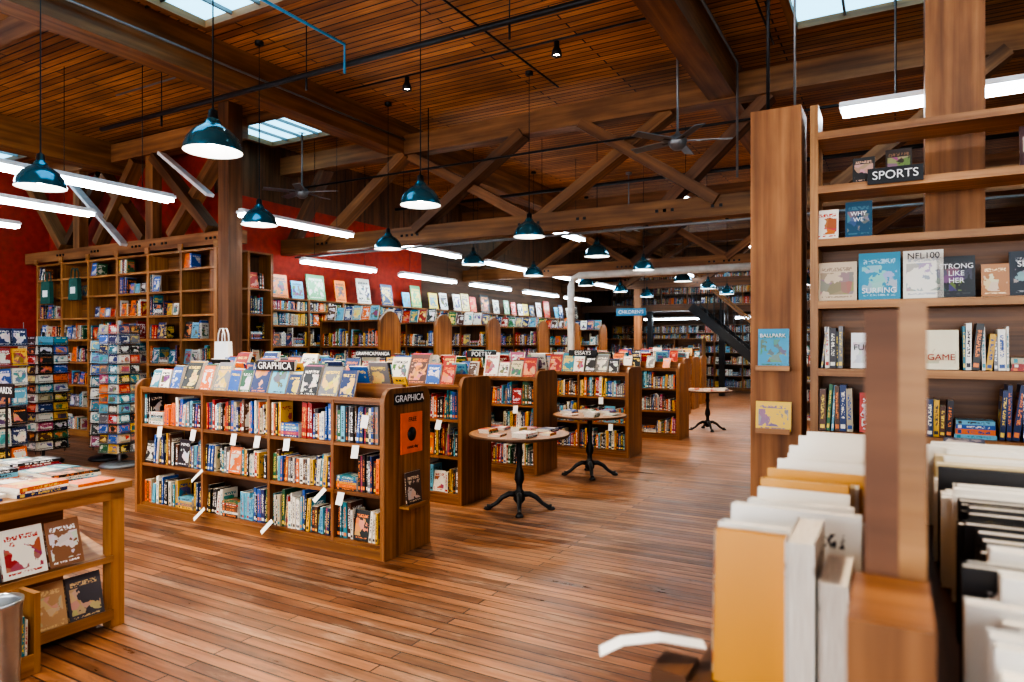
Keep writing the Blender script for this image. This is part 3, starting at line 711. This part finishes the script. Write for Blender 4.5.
pipe('electrical_conduit',[(-.8,5.2,3.28),(-.8,5.2,5.1)],.012,'black')
pipe('electrical_conduit',[(-.62,5.2,3.28),(-.62,5.2,5.1)],.009,'gray')
pipe('electrical_conduit',[(.0,6.3,3.55),(.0,6.3,5.1)],.006,'gray')
mb=MB()
for x in (-8,-5.5,-3,-.5,2): mb.tube([(x,5.3,4.49),(x,5.3,4.36)],.012,'black',6); mb.tube([(x,5.3,4.55),(x,5.3,5.1)],.006,'black',5)
mb.build('sprinkler_heads')
for (x,y) in ((-4.3,4.2),(-3.3,6.9),(-5.4,6.9),(-2.6,4.2)):
    mb=MB(); mb.lathe([(0,.16),(.03,.16),(.03,.10),(.05,.06),(.06,0),(.045,.0),(.03,.05),(0,.05)],(x,y,4.86),14,'black'); mb.lathe([(0,.02),(.04,.02),(.03,.05),(0,.05)],(x,y,4.86),12,'bulb'); mb.build('ceiling_spotlight')
pipe('air_duct',[(-6.2,13.7,0),(-6.2,13.7,2.9),(-6.14,13.7,3.05),(-6.0,13.7,3.12),(-.9,13.7,3.12)],.08,'cream')

# ============================================================ BACK: MEZZANINE, STAIR
mb=MB()
mb.box(-9.4,-4.6,21.6,24.6,2.68,2.9,'dark'); mb.box(-2.2,6.7,21.6,24.6,2.68,2.9,'dark')
mb.box(-4.6,-2.2,23.2,24.6,2.68,2.9,'dark')
for x in (-9.2,-7,-4.7,-2.1,.5,3): mb.box(x-.08,x+.08,21.65,21.81,0,2.68,'black')
for a,b_ in ((-9.4,-4.6),(-2.2,6.7)):
    mb.box(a,b_,21.62,21.67,3.78,3.84,'oak')
    x=a
    while x<b_: mb.box(x,x+.02,21.63,21.65,2.9,3.8,'black'); x+=.14
mb.build('mezzanine')
mb=MB()
for i in range(15):
    x=-2.4-i*.2; z=.18*(i+1); mb.box(x-.28,x,20.7,21.5,z-.04,z,'dark'); mb.box(x-.02,x,20.7,21.5,z-.18,z-.04,'black')
for y in (20.68,21.5):
    mb.obox((-3.85,y,1.40),Vector((-.75,0,.661)).normalized(),YA,Vector((.661,0,.75)).normalized(),2.06,.02,.13,'black')
    mb.obox((-3.85,y,2.42),Vector((-.75,0,.661)).normalized(),YA,Vector((.661,0,.75)).normalized(),2.06,.025,.03,'lit')
    for i in range(15): mb.box(-2.5-i*.2-.01,-2.5-i*.2+.01,y-.01,y+.01,.18*(i+1),.18*(i+1)+1.0,'black')
mb.build('staircase')
mb=MB();bk=MB()
bookcase(mb,bk,(-9.3,24.2,0),XA,YA,2.3,.36,[i*.95 for i in range(17)],[.1,.5,.9,1.3,1.7,2.0],'oak','dark',side=.05)
mb.build('tall_bookcase'); bk.build('shelf_books')
mb=MB();bk=MB()
bookcase(mb,bk,(-9.3,24.2,2.9),XA,YA,1.6,.36,[i*.95 for i in range(17)],[.1,.5,.9,1.25],'oak','dark',side=.05)
mb.build('upper_bookcase'); bk.build('shelf_books')
mb=MB();bk=MB()
bookcase(mb,bk,(-9.3,22.6,0),XA,YA,1.8,.36,[i*.95 for i in range(5)],[.1,.5,.9,1.3],'lit','oak',side=.05)
mb.build('tall_bookcase'); bk.build('shelf_books')
mb=MB();bk=MB()
bookcase(mb,bk,(-2.0,22.2,0),XA,YA,2.0,.36,[i*.95 for i in range(7)],[.1,.5,.9,1.3,1.65],'oak','dark',side=.05)
mb.build('tall_bookcase'); bk.build('shelf_books')
o=sign("CHILDREN'S",(-6.7,19.0,2.55),.9,.22,'y',.14,'section_sign','bluebox')
mb=MB()
for dx in (-.4,.4): mb.tube([(-6.7+dx,19.006,2.66),(-6.7+dx,19.006,5.1)],.006,'black',5)
mb.build('hangers',o)
mb=MB(); mb.box(-2.75,-2.25,17.5,17.9,0,.1,'black'); mb.box(-2.7,-2.3,17.55,17.85,.1,1.5,'black'); mb.box(-2.78,-2.22,17.48,17.92,1.5,1.56,'black'); mb.build('black_display_cabinet')

# ============================================================ WORLD + CAMERA
w=bpy.data.worlds.new('World'); bpy.context.scene.world=w; w.use_nodes=True
bg=w.node_tree.nodes['Background']; sk=w.node_tree.nodes.new('ShaderNodeTexSky'); sk.sky_type='HOSEK_WILKIE'; w.node_tree.links.new(sk.outputs[0],bg.inputs[0]); bg.inputs[1].default_value=.6
sc=bpy.context.scene
try:
    sc.view_settings.look='AgX - High Contrast'; sc.view_settings.exposure=.55
except Exception as e: print(e)
cam=bpy.data.cameras.new('camera'); co=bpy.data.objects.new('camera',cam); bpy.context.collection.objects.link(co)
co.location=(0,0,1.65); co.rotation_euler=(math.pi/2,0,math.radians(29.3)); cam.lens=24; cam.sensor_width=36; cam.shift_y=2/1024
cam.clip_start=.05; cam.dof.use_dof=True; cam.dof.focus_distance=6.5; cam.dof.aperture_fstop=2.8
sc.camera=co
